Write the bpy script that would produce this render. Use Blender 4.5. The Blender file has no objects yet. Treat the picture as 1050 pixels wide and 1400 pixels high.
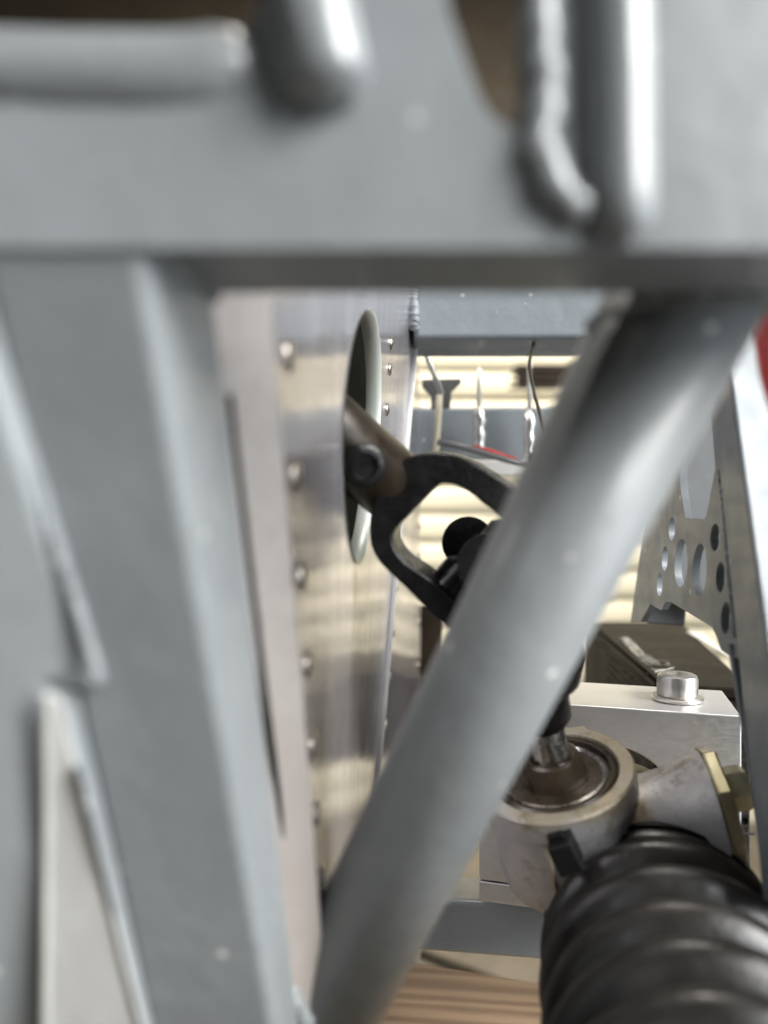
import bpy, bmesh, math, random
from mathutils import Vector, Matrix
from mathutils.geometry import delaunay_2d_cdt
random.seed(7)
scene = bpy.context.scene
COL = scene.collection
F = 1078.0          # focal length in photograph pixels (1050 x 1400)
H0 = 0.62           # height of the lens above the garage floor
def P(px, py, Y):   # a point Y metres in front of the lens
    return Vector(((px-525)/F*Y, Y, H0+(700-py)/F*Y))
R = math.radians

# ---------------------------------------------------------------- camera
cam = bpy.data.cameras.new('camera'); camo = bpy.data.objects.new('camera', cam); COL.objects.link(camo)
camo.location = (0, 0, H0); camo.rotation_euler = (R(90), 0, 0)
cam.sensor_fit = 'VERTICAL'; cam.sensor_height = 36; cam.sensor_width = 27; cam.lens = 36*F/1400
cam.clip_start = 0.005; cam.clip_end = 50
cam.dof.use_dof = True; cam.dof.focus_distance = 0.335; cam.dof.aperture_fstop = 4.9
scene.camera = camo
# ---------------------------------------------------------------- light
w = bpy.data.worlds.new('World'); scene.world = w; w.use_nodes = True
bg = w.node_tree.nodes['Background']; bg.inputs[0].default_value = (0.30, 0.27, 0.235, 1); bg.inputs[1].default_value = 0.09
def area(name, loc, target, sx, sy, power, col):
    l = bpy.data.lights.new(name, 'AREA'); l.shape = 'RECTANGLE'; l.size = sx; l.size_y = sy
    l.energy = power; l.color = col
    o = bpy.data.objects.new(name, l); COL.objects.link(o); o.location = loc
    o.rotation_euler = (Vector(target)-Vector(loc)).to_track_quat('-Z', 'Y').to_euler()
    return o
area('daylight_opening', (1.52, -0.80, H0+1.05), (-0.12, 0.2, H0-0.04), 1.3, 1.3, 16, (1.0, 0.995, 0.975)).data.spread = R(55)
area('doorway_daylight', (1.85, -0.55, H0-0.05), (-0.05, 0.2, H0-0.1), 1.2, 0.9, 22, (0.86, 0.93, 1.0))
area('left_fill_light', (-1.6, -0.9, H0+0.3), (0, 0.25, H0), 1.2, 1.2, 0.8, (0.90, 0.95, 1.0))  # added weak fill from the left, lifts faces turned away from the key
area('window_strip_left', (-1.0, -1.3, H0+0.95), (0.0, 0.1, H0+.1), 0.05, 0.9, 3.5, (0.92, 0.96, 1.0))
area('window_strip_right', (0.98, -1.0, H0+0.80), (0.0, 0.1, H0+.1), 0.05, 0.9, 9, (0.92, 0.96, 1.0))
rl = area('fluorescent_lamp_rear', (0.25, 0.80, H0+1.25), (0.2, 1.5, H0+0.1), 1.3, 0.12, 15, (1.0, 0.93, 0.81)); rl.data.spread = R(100)
area('ceiling_lamp', (0.15, 0.42, H0+1.35), (0.12, 0.40, H0), 0.5, 0.12, 10, (1.0, 0.95, 0.87))
scene.view_settings.view_transform = 'Standard'; scene.view_settings.look = 'None'
scene.view_settings.exposure = 0.0; scene.view_settings.gamma = 1
scene.cycles.use_denoising = True
scene.cycles.max_bounces = 8

# ---------------------------------------------------------------- materials
def new_mat(name):
    m = bpy.data.materials.new(name); m.use_nodes = True
    nt = m.node_tree; b = nt.nodes['Principled BSDF']
    return m, nt, b
def N(nt, t, **kw):
    n = nt.nodes.new(t)
    for k, v in kw.items():
        if k in n.inputs: n.inputs[k].default_value = v
        else: setattr(n, k, v)
    return n
def coords(nt, scale=(1,1,1)):
    tc = N(nt, 'ShaderNodeTexCoord'); mp = N(nt, 'ShaderNodeMapping'); mp.inputs['Scale'].default_value = scale
    nt.links.new(tc.outputs['Object'], mp.inputs[0]); return mp.outputs[0]
def noise(nt, vec, scale, detail=4, rough=0.55, dist=0):
    n = N(nt, 'ShaderNodeTexNoise'); n.inputs['Scale'].default_value = scale; n.inputs['Detail'].default_value = detail
    n.inputs['Roughness'].default_value = rough; n.inputs['Distortion'].default_value = dist
    nt.links.new(vec, n.inputs['Vector']); return n.outputs[0]
def ramp(nt, fac, stops):
    r = N(nt, 'ShaderNodeValToRGB'); nt.links.new(fac, r.inputs[0])
    e = r.color_ramp.elements
    while len(e) < len(stops): e.new(0.5)
    for i, (p, c) in enumerate(stops):
        e[i].position = p; e[i].color = (*c, 1) if len(c) == 3 else c
    return r.outputs[0]
def g(v): return (v, v, v)
def mix(nt, fac, a, b):
    m = N(nt, 'ShaderNodeMix', data_type='RGBA')
    for s, v in ((0, fac), (6, a), (7, b)):
        if hasattr(v, 'is_output'): nt.links.new(v, m.inputs[s])
        elif s == 0: m.inputs[s].default_value = v
        else: m.inputs[s].default_value = (*v, 1)
    return m.outputs[2]
def bump(nt, b, h, strength=0.3, dist=0.001):
    n = N(nt, 'ShaderNodeBump'); n.inputs['Strength'].default_value = strength; n.inputs['Distance'].default_value = dist
    nt.links.new(h, n.inputs['Height']); nt.links.new(n.outputs[0], b.inputs['Normal'])

def paint(name, base, rough=0.36, dust=0.5, coat=0.45):
    m, nt, b = new_mat(name); v = coords(nt)
    big = noise(nt, v, 40, 5); speck = noise(nt, v, 900, 2)
    c = mix(nt, ramp(nt, big, [(0.35, g(0)), (0.7, g(1))]), base, tuple(x*1.14 for x in base))
    sp = ramp(nt, noise(nt, v, 420, 3, 0.6), [(0.70, g(0)), (0.76, g(1))])
    mm = N(nt, 'ShaderNodeMath', operation='MULTIPLY'); nt.links.new(sp, mm.inputs[0]); mm.inputs[1].default_value = dust
    c2 = mix(nt, mm.outputs[0], c, (0.55, 0.54, 0.51))
    scr = ramp(nt, noise(nt, coords(nt, (1, 14, 3)), 55, 2, 0.5, 1.5), [(0.715, g(0)), (0.735, g(0.55)), (0.755, g(0))])
    c2 = mix(nt, scr, c2, tuple(min(1, x*1.9) for x in base))
    grm = ramp(nt, noise(nt, v, 22, 6, 0.7), [(0.50, g(0)), (0.74, g(0.5))])
    c2 = mix(nt, grm, c2, tuple(x*0.72 for x in base))
    vo = N(nt, 'ShaderNodeTexVoronoi'); vo.inputs['Scale'].default_value = 95; nt.links.new(v, vo.inputs['Vector'])
    d1_ = ramp(nt, vo.outputs['Distance'], [(0.05, g(1)), (0.13, g(0))])
    sc1 = N(nt, 'ShaderNodeSeparateColor'); nt.links.new(vo.outputs['Color'], sc1.inputs[0])
    pk = ramp(nt, sc1.outputs[0], [(0.62, g(0)), (0.70, g(0.8))])
    dm = N(nt, 'ShaderNodeMath', operation='MULTIPLY'); nt.links.new(d1_, dm.inputs[0]); nt.links.new(pk, dm.inputs[1])
    c2 = mix(nt, dm.outputs[0], c2, (0.66, 0.65, 0.62))
    nt.links.new(c2, b.inputs['Base Color'])
    rr = ramp(nt, noise(nt, v, 90, 4), [(0.3, g(rough-0.05)), (0.75, g(rough+0.14))]); nt.links.new(rr, b.inputs['Roughness'])
    b.inputs['Coat Weight'].default_value = coat; b.inputs['Coat Roughness'].default_value = 0.06
    hm = N(nt, 'ShaderNodeMath', operation='MULTIPLY_ADD'); nt.links.new(noise(nt, v, 45, 3), hm.inputs[0]); hm.inputs[1].default_value = 7; nt.links.new(noise(nt, v, 300, 2), hm.inputs[2])
    bump(nt, b, hm.outputs[0], 0.16, 0.0006)
    return m
GREY = paint('grey_chassis_paint', (0.200, 0.214, 0.220))
GREYM = paint('grey_chassis_paint_satin', (0.198, 0.212, 0.219), 0.42, 0.5, 0.10)
GREY2 = paint('grey_chassis_paint_dusty', (0.160, 0.180, 0.194), 0.46, 0.9, 0.12)
GREYD = paint('shaded_chassis_grey', (0.12, 0.125, 0.128), 0.5, 0.5, 0.0)  # chassis grey with shade put into the colour, for the rear gusset
DIAG = paint('grey_tube_paint', (0.195, 0.205, 0.208), 0.44, 0.5, 0.22); DIAG.node_tree.nodes['Principled BSDF'].inputs['Coat Roughness'].default_value = 0.2
DARKPAINT = paint('dark_grey_paint', (0.10, 0.10, 0.10), 0.45)

def brushed(name, base, rough, sc, tint=None, st=0.25, var=0.12, aniso=0.0, metal=1.0):
    m, nt, b = new_mat(name)
    v = coords(nt, sc); n = noise(nt, v, 1.0, 5, 0.65)
    o = coords(nt)
    blotch = noise(nt, o, 28, 4)
    c = mix(nt, ramp(nt, n, [(0.3, g(0)), (0.7, g(1))]), tuple(x*(1-var) for x in base), base)
    if tint: c = mix(nt, ramp(nt, blotch, [(0.42, g(0)), (0.68, g(1))]), c, tint)
    nt.links.new(c, b.inputs['Base Color'])
    b.inputs['Metallic'].default_value = metal
    rr = ramp(nt, n, [(0.25, g(rough*0.75)), (0.75, g(rough*1.35))]); nt.links.new(rr, b.inputs['Roughness'])
    bump(nt, b, n, st, 0.0002)
    return m
def sheet_mat():
    m, nt, b = new_mat('polished_aluminium_sheet')
    f1 = noise(nt, coords(nt, (1100, 1100, 4)), 1.0, 5, 0.65); f2 = noise(nt, coords(nt, (210, 210, 3)), 1.0, 4, 0.6); o = coords(nt)
    c = mix(nt, ramp(nt, f2, [(0.35, g(0)), (0.68, g(1))]), (0.41, 0.39, 0.41), (0.64, 0.62, 0.65))
    c = mix(nt, ramp(nt, f1, [(0.35, g(0)), (0.7, g(0.5))]), c, (0.72, 0.70, 0.73))
    sm = noise(nt, coords(nt, (45, 45, 12)), 1.0, 5, 0.7, 0.8)
    c = mix(nt, ramp(nt, sm, [(0.52, g(0)), (0.72, g(0.6))]), c, (0.35, 0.32, 0.325))
    nt.links.new(c, b.inputs['Base Color']); b.inputs['Metallic'].default_value = 0.78
    nt.links.new(ramp(nt, sm, [(0.35, g(0.11)), (0.7, g(0.24))]), b.inputs['Roughness'])
    hm = N(nt, 'ShaderNodeMath', operation='MULTIPLY_ADD'); nt.links.new(f2, hm.inputs[0]); hm.inputs[1].default_value = 1.6; nt.links.new(f1, hm.inputs[2])
    hn = N(nt, 'ShaderNodeMath', operation='MULTIPLY_ADD'); nt.links.new(noise(nt, o, 20, 2), hn.inputs[0]); hn.inputs[1].default_value = 9; nt.links.new(hm.outputs[0], hn.inputs[2])
    bump(nt, b, hn.outputs[0], 0.38, 0.0002)
    return m
ALU = sheet_mat()
ALU3 = brushed('dull_aluminium_flange', (0.66, 0.61, 0.58), 0.34, (1100, 1100, 4), (0.52, 0.47, 0.44), 0.4, 0.2, metal=0.45)
ALU2 = brushed('satin_aluminium_skin', (0.80, 0.80, 0.78), 0.48, (500, 500, 30), None, 0.25, metal=0.55)
BLOCK = brushed('milled_aluminium', (0.84, 0.83, 0.83), 0.40, (25, 900, 900), None, 0.18, 0.10, metal=0.85)
RINGM = brushed('spun_aluminium_ring', (0.66, 0.69, 0.65), 0.36, (900, 900, 60), (0.54, 0.58, 0.53), 0.2, metal=0.4)
STEEL = brushed('bright_steel', (0.62, 0.60, 0.57), 0.25, (300, 300, 300), (0.40, 0.35, 0.29), 0.15)
SCREW = brushed('stainless_screw', (0.74, 0.71, 0.67), 0.36, (400, 400, 400), None, 0.15)
RIVM = brushed('dull_rivet', (0.62, 0.57, 0.52), 0.30, (300, 300, 300), (0.40, 0.34, 0.28), 0.3, 0.2)
ZINC = brushed('yellow_zinc', (0.50, 0.455, 0.31), 0.38, (120, 120, 120), (0.30, 0.23, 0.12), 0.4, 0.4, metal=0.8)
COLT = brushed('oily_steel_tube', (0.062, 0.046, 0.030), 0.34, (160, 160, 160), (0.014, 0.012, 0.010), 0.5, 0.6, metal=0.5)

def simple(name, base, rough, nsc=60, var=0.35, bst=0.25, metal=0.0, bsc=None, bd=0.0006, coat=0):
    m, nt, b = new_mat(name); v = coords(nt)
    n = noise(nt, v, nsc, 5, 0.6)
    c = mix(nt, ramp(nt, n, [(0.3, g(0)), (0.72, g(1))]), tuple(x*(1-var) for x in base), tuple(min(1, x*(1+var*0.5)) for x in base))
    nt.links.new(c, b.inputs['Base Color']); b.inputs['Metallic'].default_value = metal
    rr = ramp(nt, noise(nt, v, nsc*2.3, 4), [(0.3, g(max(0.03, rough-0.1))), (0.7, g(rough+0.12))]); nt.links.new(rr, b.inputs['Roughness'])
    bump(nt, b, noise(nt, v, bsc or nsc*5, 3), bst, bd)
    b.inputs['Coat Weight'].default_value = coat; b.inputs['Specular IOR Level'].default_value = 0.5 if max(base) > 0.05 else 0.17
    return m
FORGE = simple('black_forging_paint', (0.007, 0.0065, 0.0065), 0.30, 90, 0.6, 0.5, 0, 420, 0.0007, 0.15)
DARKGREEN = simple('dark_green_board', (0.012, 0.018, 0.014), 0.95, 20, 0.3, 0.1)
RUBBER = simple('black_rubber', (0.012, 0.0100, 0.0088), 0.36, 50, 0.6, 0.35, 0, 350, 0.0004, 0.0); RUBBER.node_tree.nodes['Principled BSDF'].inputs['Specular IOR Level'].default_value = 0.45
BLACKP = simple('black_plastic', (0.012, 0.012, 0.012), 0.4, 60, 0.4, 0.2)
SEAL = simple('oily_black_seal', (0.060, 0.043, 0.027), 0.32, 90, 0.5, 0.3)
REDP = simple('red_enamel', (0.68, 0.05, 0.045), 0.3, 30, 0.15, 0.1)
CREAM = simple('cream_door_enamel', (0.72, 0.66, 0.50), 0.45, 6, 0.08, 0.1, 0, 30)
CONC = simple('concrete_floor', (0.17, 0.145, 0.11), 0.75, 14, 0.3, 0.4, 0, 90, 0.002)
BROWN = simple('brown_timber_wall', (0.040, 0.031, 0.020), 0.7, 5, 0.3, 0.3)
DARKBROWN = simple('dark_brown_lacquer', (0.030, 0.022, 0.015), 0.45, 30, 0.4, 0.2)
WIREM = simple('dark_brown_cable', (0.05, 0.042, 0.03), 0.4, 60, 0.3, 0.1)
WHITEM = simple('off_white_enamel', (0.75, 0.74, 0.70), 0.4, 20, 0.1, 0.1)
GALV = brushed('galvanised_stud', (0.62, 0.61, 0.58), 0.3, (60, 60, 60), None, 0.5)

def cast_mat(name, kz, off):
    m, nt, b = new_mat(name); v = coords(nt)
    n = noise(nt, v, 70, 6, 0.65)
    c = mix(nt, ramp(nt, n, [(0.3, g(0)), (0.7, g(1))]), (0.42, 0.41, 0.415), (0.56, 0.55, 0.555))
    # oil film that crept down from the seal: tan stain strongest along the upper rim, broken by noise
    tc = N(nt, 'ShaderNodeTexCoord'); sx = N(nt, 'ShaderNodeSeparateXYZ'); nt.links.new(tc.outputs['Object'], sx.inputs[0])
    st = noise(nt, v, 45, 5, 0.6)
    add = N(nt, 'ShaderNodeMath', operation='MULTIPLY_ADD'); nt.links.new(sx.outputs[2], add.inputs[0]); add.inputs[1].default_value = kz; nt.links.new(st, add.inputs[2])
    c = mix(nt, ramp(nt, add.outputs[0], [(0.28+off, g(0)), (0.52+off, g(1))]), c, (0.42, 0.36, 0.265))
    c = mix(nt, ramp(nt, noise(nt, v, 160, 6, 0.75), [(0.56, g(0)), (0.66, g(0.45))]), c, (0.26, 0.22, 0.17))
    grime = ramp(nt, noise(nt, v, 38, 6, 0.75), [(0.50, g(0)), (0.68, g(0.9))])
    c = mix(nt, grime, c, (0.13, 0.09, 0.045))
    nt.links.new(c, b.inputs['Base Color']); b.inputs['Metallic'].default_value = 0.3
    b.inputs['Roughness'].default_value = 0.42
    bump(nt, b, noise(nt, v, 420, 5, 0.7), 0.5, 0.0007)
    return m
CAST = cast_mat('cast_aluminium', 34, 0.0); CAST2 = cast_mat('cast_aluminium_neck', -42, 0.02)

def wood_mat():
    m, nt, b = new_mat('pine_timber'); v = coords(nt, (5, 150, 150))
    n = noise(nt, v, 1.6, 6, 0.6, 0.6)
    wv = N(nt, 'ShaderNodeTexWave', wave_type='BANDS', bands_direction='Y'); wv.inputs['Scale'].default_value = 0.35; wv.inputs['Distortion'].default_value = 6
    wv.inputs['Detail'].default_value = 3; nt.links.new(v, wv.inputs[0])
    c = mix(nt, ramp(nt, wv.outputs[0], [(0.1, g(0)), (0.9, g(1))]), (0.20, 0.130, 0.078), (0.30, 0.205, 0.125))
    c = mix(nt, ramp(nt, n, [(0.55, g(0)), (0.75, g(0.6))]), c, (0.15, 0.085, 0.04))
    nt.links.new(c, b.inputs['Base Color']); b.inputs['Roughness'].default_value = 0.6
    bump(nt, b, n, 0.4, 0.001)
    return m
WOOD = wood_mat()
def vent_mat():
    m, nt, b = new_mat('black_vent_mesh'); v = coords(nt)
    vo = N(nt, 'ShaderNodeTexVoronoi'); vo.inputs['Scale'].default_value = 190; vo.inputs['Randomness'].default_value = 0.3; nt.links.new(v, vo.inputs['Vector'])
    c = ramp(nt, vo.outputs['Distance'], [(0.30, (0.002, 0.002, 0.002)), (0.42, (0.035, 0.033, 0.03))])
    nt.links.new(c, b.inputs['Base Color']); b.inputs['Roughness'].default_value = 0.5; b.inputs['IOR'].default_value = 1.12
    bump(nt, b, vo.outputs['Distance'], 1.0, 0.002)
    return m
VENT = vent_mat()
def boxtop_mat():
    m, nt, b = new_mat('black_gloss_case'); v = coords(nt)
    n = noise(nt, v, 25, 5, 0.6)
    c = mix(nt, ramp(nt, n, [(0.4, g(0)), (0.75, g(1))]), (0.010, 0.009, 0.0075), (0.032, 0.027, 0.022))
    sp = ramp(nt, noise(nt, v, 500, 2), [(0.72, g(0)), (0.78, g(1))])
    c = mix(nt, sp, c, (0.35, 0.32, 0.27))
    nt.links.new(c, b.inputs['Base Color'])
    rr = ramp(nt, n, [(0.3, g(0.34)), (0.7, g(0.55))]); nt.links.new(rr, b.inputs['Roughness']); b.inputs['IOR'].default_value = 1.09
    return m
CASE = boxtop_mat()

# ---------------------------------------------------------------- builders
def link(name, me, mat, parent=None, smooth=False, loc=None):
    o = bpy.data.objects.new(name, me); COL.objects.link(o)
    if mat: me.materials.append(mat)
    if smooth:
        for p in me.polygons: p.use_smooth = True
    if loc is not None: o.location = loc
    if parent: 
        o.parent = parent
        if loc is None and parent.type == 'EMPTY': o.location = -parent.location
        elif parent.type == 'MESH' and loc is None: pass
    return o
def thing(name, label, cat, loc=(0, 0, 0), group=None):
    o = bpy.data.objects.new(name, None); COL.objects.link(o); o.location = loc; o.empty_display_size = 0.01
    tag(o, label, cat, group); return o
def tag(o, label, cat, group=None):
    o['label'] = label; o['category'] = cat
    if group: o['group'] = group
    return o
def bev(o, wd, seg=3, ang=30):
    m = o.modifiers.new('bevel', 'BEVEL'); m.width = wd; m.segments = seg; m.limit_method = 'ANGLE'; m.angle_limit = R(ang)
    for p in o.data.polygons: p.use_smooth = True
    m.harden_normals = True
    return o
def recentre(o):
    """object origin to the middle of the mesh, so that textures sit in local space"""
    me = o.data; c = sum((v.co for v in me.vertices), Vector())/len(me.vertices)
    for v in me.vertices: v.co -= c
    o.location = o.location + c
    return o
def hexa(name, a, b, mat, parent, bw=0.0015, seg=3, kind=None):
    """box from two quads a and b (four matching corners each)"""
    me = bpy.data.meshes.new(name)
    me.from_pydata([*a, *b], [], [(3,2,1,0), (4,5,6,7), (0,1,5,4), (1,2,6,5), (2,3,7,6), (3,0,4,7)])
    bm = bmesh.new(); bm.from_mesh(me); bmesh.ops.recalc_face_normals(bm, faces=bm.faces); bm.to_mesh(me); bm.free()
    o = link(name, me, mat, parent)
    recentre(o)
    if bw: bev(o, bw, seg)
    return o
def box(name, lo, hi, mat, parent, bw=0.001, seg=2):
    x0, y0, z0 = lo; x1, y1, z1 = hi
    return hexa(name, [Vector(p) for p in ((x0,y0,z0),(x1,y0,z0),(x1,y1,z0),(x0,y1,z0))], [Vector(p) for p in ((x0,y0,z1),(x1,y0,z1),(x1,y1,z1),(x0,y1,z1))], mat, parent, bw, seg)
def frame_of(d):
    d = d.normalized(); up = Vector((0, 0, 1)) if abs(d.z) < 0.9 else Vector((1, 0, 0))
    u = d.cross(up).normalized(); return u, u.cross(d).normalized()
def smooth_path(pts, n=8):
    out = []
    for i in range(len(pts)-1):
        p0 = pts[max(i-1, 0)]; p1 = pts[i]; p2 = pts[i+1]; p3 = pts[min(i+2, len(pts)-1)]
        for k in range(n):
            t = k/n
            out.append(0.5*((2*p1)+(p2-p0)*t+(2*p0-5*p1+4*p2-p3)*t*t+(3*p1-p0-3*p2+p3)*t**3))
    out.append(pts[-1]); return out
def tube(name, pts, r, mat, parent, n=32, cap=True):
    rs = r if isinstance(r, (list, tuple)) else [r]*len(pts)
    vs, fs = [], []; u = None
    for i, p in enumerate(pts):
        d = (pts[min(i+1, len(pts)-1)]-pts[max(i-1, 0)]).normalized()
        if u is None: u, v = frame_of(d)
        u = (u-d*u.dot(d)).normalized(); v = d.cross(u)
        for k in range(n):
            a = 2*math.pi*k/n; vs.append(p+(u*math.cos(a)+v*math.sin(a))*rs[i])
    for i in range(len(pts)-1):
        for k in range(n): fs.append((i*n+k, i*n+(k+1) % n, (i+1)*n+(k+1) % n, (i+1)*n+k))
    if cap: fs.append(tuple(reversed(range(n)))); fs.append(tuple(range((len(pts)-1)*n, len(pts)*n)))
    me = bpy.data.meshes.new(name); me.from_pydata(vs, [], fs)
    o = link(name, me, mat, parent); recentre(o)
    for p in me.polygons: p.use_smooth = len(p.vertices) == 4
    return o
def lathe(name, org, axis, prof, mat, parent, n=48, sharp=35):
    """prof = [(t along axis, radius)]; the mesh is local, its z is the axis"""
    vs, fs = [], []
    for t, r in prof:
        for k in range(n):
            a = 2*math.pi*k/n; vs.append(Vector((math.cos(a)*r, math.sin(a)*r, t)))
    for i in range(len(prof)-1):
        for k in range(n): fs.append((i*n+k, i*n+(k+1) % n, (i+1)*n+(k+1) % n, (i+1)*n+k))
    if prof[0][1] > 1e-6: fs.append(tuple(reversed(range(n))))
    if prof[-1][1] > 1e-6: fs.append(tuple(range((len(prof)-1)*n, len(prof)*n)))
    me = bpy.data.meshes.new(name); me.from_pydata(vs, [], fs)
    bm = bmesh.new(); bm.from_mesh(me); bmesh.ops.remove_doubles(bm, verts=bm.verts, dist=1e-6)
    bmesh.ops.recalc_face_normals(bm, faces=bm.faces)
    for f in bm.faces: f.smooth = True
    for e in bm.edges:
        if len(e.link_faces) == 2 and e.calc_face_angle() > R(sharp): e.smooth = False
    bm.to_mesh(me); bm.free()
    o = link(name, me, mat, parent, loc=Vector((0, 0, 0)))
    base = parent.location if parent and parent.type == 'EMPTY' else Vector((0, 0, 0))
    o.rotation_mode = 'QUATERNION'; o.rotation_quaternion = axis.to_track_quat('Z', 'Y'); o.location = org-base
    return o
def bead(name, pts, r, mat, parent, step=None):
    """a rippled weld bead along a path"""
    step = step or r*0.75; L = [0]
    for a, b in zip(pts, pts[1:]): L.append(L[-1]+(b-a).length)
    n = max(4, int(L[-1]/step*3)); out, rs = [], []
    for i in range(n+1):
        s = L[-1]*i/n; k = 0
        while k < len(pts)-2 and L[k+1] < s: k += 1
        t = (s-L[k])/max(1e-9, L[k+1]-L[k]); p = pts[k].lerp(pts[k+1], t)
        j = Vector((random.uniform(-1, 1), random.uniform(-1, 1), random.uniform(-1, 1)))*r*0.10
        out.append(p+j); rs.append(r*(0.82+0.26*abs(math.sin(i*math.pi/3))+random.uniform(-0.10, 0.10)))
    rs[0] *= 0.5; rs[-1] *= 0.5
    return tube(name, out, rs, mat, parent, 12)
def plate(name, outer, holes, mat, parent, to3d, depth, bw=0.0, inner_pts=()):
    """sheet with holes: 2-D loops triangulated, mapped by to3d(u, v) and given thickness along the vector depth(u, v)"""
    vs = [Vector(p) for p in outer]; es = [(i, (i+1) % len(outer)) for i in range(len(outer))]
    loops = [list(range(len(outer)))]
    for h in holes:
        k = len(vs); vs += [Vector(p) for p in h]; ids = list(range(k, k+len(h))); loops.append(ids)
        es += [(ids[i], ids[(i+1) % len(ids)]) for i in range(len(ids))]
    nb = len(vs); vs += [Vector(p) for p in inner_pts]
    rv, re, rf, ov, oe, of = delaunay_2d_cdt(vs, es, [], 0, 1e-9)
    def inside(p, poly):
        c = False; j = len(poly)-1
        for i in range(len(poly)):
            a, b = poly[i], poly[j]
            if (a[1] > p[1]) != (b[1] > p[1]) and p[0] < (b[0]-a[0])*(p[1]-a[1])/(b[1]-a[1])+a[0]: c = not c
            j = i
        return c
    faces = []
    for f in rf:
        c = sum((rv[i] for i in f), Vector((0, 0)))/len(f)
        if inside(c, outer) and not any(inside(c, h) for h in holes): faces.append(list(f))
    n = len(rv)
    V = [to3d(p.x, p.y) for p in rv]+[to3d(p.x, p.y)+depth(p.x, p.y) for p in rv]
    FS = [tuple(f) for f in faces]+[tuple(i+n for i in reversed(f)) for f in faces]
    cnt = {}
    for f in faces:
        for a, b in zip(f, f[1:]+f[:1]): cnt[(a, b)] = 1
    for (a, b) in cnt:
        if (b, a) not in cnt: FS.append((b, a, a+n, b+n))
    me = bpy.data.meshes.new(name); me.from_pydata(V, [], FS)
    bm = bmesh.new(); bm.from_mesh(me)
    loose = [v for v in bm.verts if not v.link_faces]; bmesh.ops.delete(bm, geom=loose, context='VERTS')
    bmesh.ops.recalc_face_normals(bm, faces=bm.faces)
    for f in bm.faces: f.smooth = True
    for e in bm.edges:
        if len(e.link_faces) == 2 and e.calc_face_angle() > R(35): e.smooth = False
    bm.to_mesh(me); bm.free()
    o = link(name, me, mat, parent); recentre(o)
    if bw: bev(o, bw, 2, 40)
    return o
def ell(cx, cy, rx, ry, n=28, rot=0):
    out = []
    for k in range(n):
        a = 2*math.pi*k/n; x, y = math.cos(a)*rx, math.sin(a)*ry
        out.append((cx+x*math.cos(rot)-y*math.sin(rot), cy+x*math.sin(rot)+y*math.cos(rot)))
    return out
def round_loop(pts, n=5):
    """Catmull-Rom closed loop"""
    out = []; L = len(pts); q = [Vector(p) for p in pts]
    for i in range(L):
        p0, p1, p2, p3 = q[i-1], q[i], q[(i+1) % L], q[(i+2) % L]
        for k in range(n):
            t = k/n; v = 0.5*((2*p1)+(p2-p0)*t+(2*p0-5*p1+4*p2-p3)*t*t+(3*p1-p0-3*p2+p3)*t**3)
            out.append((v.x, v.y))
    return out

# ================================================================ setting
def plane(name, lo, hi, z, mat):
    me = bpy.data.meshes.new(name); me.from_pydata([(lo[0], lo[1], z), (hi[0], lo[1], z), (hi[0], hi[1], z), (lo[0], hi[1], z)], [], [(0, 1, 2, 3)])
    o = link(name, me, mat); o['kind'] = 'structure'; return o
plane('floor', (-3, -2.2), (3, 1.75), 0.0, CONC)
DY = 1.55
wall = box('wall', (-1.6, DY+0.03, 1.30), (1.9, DY+0.13, 2.3), BROWN, None, 0); wall['kind'] = 'structure'
door = thing('roller_door', 'cream roller shutter door with horizontal slats behind the chassis', 'garage door', (0.1, DY, 0))
slat_me = None
pitch = 0.056
prof = [(0, 0), (-0.006, 0.006), (-0.008, 0.016), (-0.007, 0.034), (-0.003, 0.046), (0.0, 0.050), (0.002, 0.0545)]
for i in range(24):
    if slat_me is None:
        vs, fs = [], []
        for x in (-1.2, 1.4):
            for y, z in prof: vs.append((x, y, z))
        k = len(prof)
        for a in range(k-1): fs.append((a, a+k, a+k+1, a+1))
        slat_me = bpy.data.meshes.new('slat'); slat_me.from_pydata(vs, [], fs); slat_me.materials.append(CREAM)
        for p in slat_me.polygons: p.use_smooth = True
    s = bpy.data.objects.new('slat', slat_me); COL.objects.link(s); s.parent = door; s.location = (0, 0, 0.002+i*pitch)

# timber under the chassis
tp = hexa('timber_plank', [P(520, 1306, .418), P(800, 1352, .407), P(800, 1700, .30), P(400, 1700, .30)],
          [P(520, 1306, .418)-Vector((0, 0, .04)), P(800, 1352, .407)-Vector((0, 0, .04)), P(800, 1700, .30)-Vector((0, 0, .04)), P(400, 1700, .30)-Vector((0, 0, .04))], WOOD, None, 0.002)
zt = P(520, 1306, .418).z
tag(tp, 'brown pine plank lying below the lower chassis tube', 'plank')
fc = tube('floor_cable', smooth_path([Vector((0.05, 1.10, .005)), Vector((0.16, 1.02, .005)), Vector((0.21, 0.97, .005)), Vector((0.29, 0.92, .005)), Vector((0.5, 0.91, .005))]), 0.007, WIREM, None, 10)
tag(fc, 'dark cable curling over the pale floor beyond the plank', 'cable')

# ================================================================ chassis
ch = thing('chassis_frame', 'grey painted tubular steel chassis frame with welded tubes and brackets', 'chassis', (0, 0.15, H0-0.2))
YF, YB = .115, .1405
def railx(name, x0, x1, yt, yb, Yf, Yb, mat=GREY, bw=0.0022):
    zt, zb = P(0, yt, Yf).z, P(0, yb, Yf).z
    xa, xb = (x0-525)/F*Yf, (x1-525)/F*Yf
    return hexa(name, [Vector((xa, Yf, zb)), Vector((xb, Yf, zb)), Vector((xb, Yb, zb)), Vector((xa, Yb, zb))],
                [Vector((xa, Yf, zt)), Vector((xb, Yf, zt)), Vector((xb, Yb, zt)), Vector((xa, Yb, zt))], mat, ch, bw)
railx('top_rail', -260, 1400, 172, 340, YF, YB, GREYM)
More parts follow.
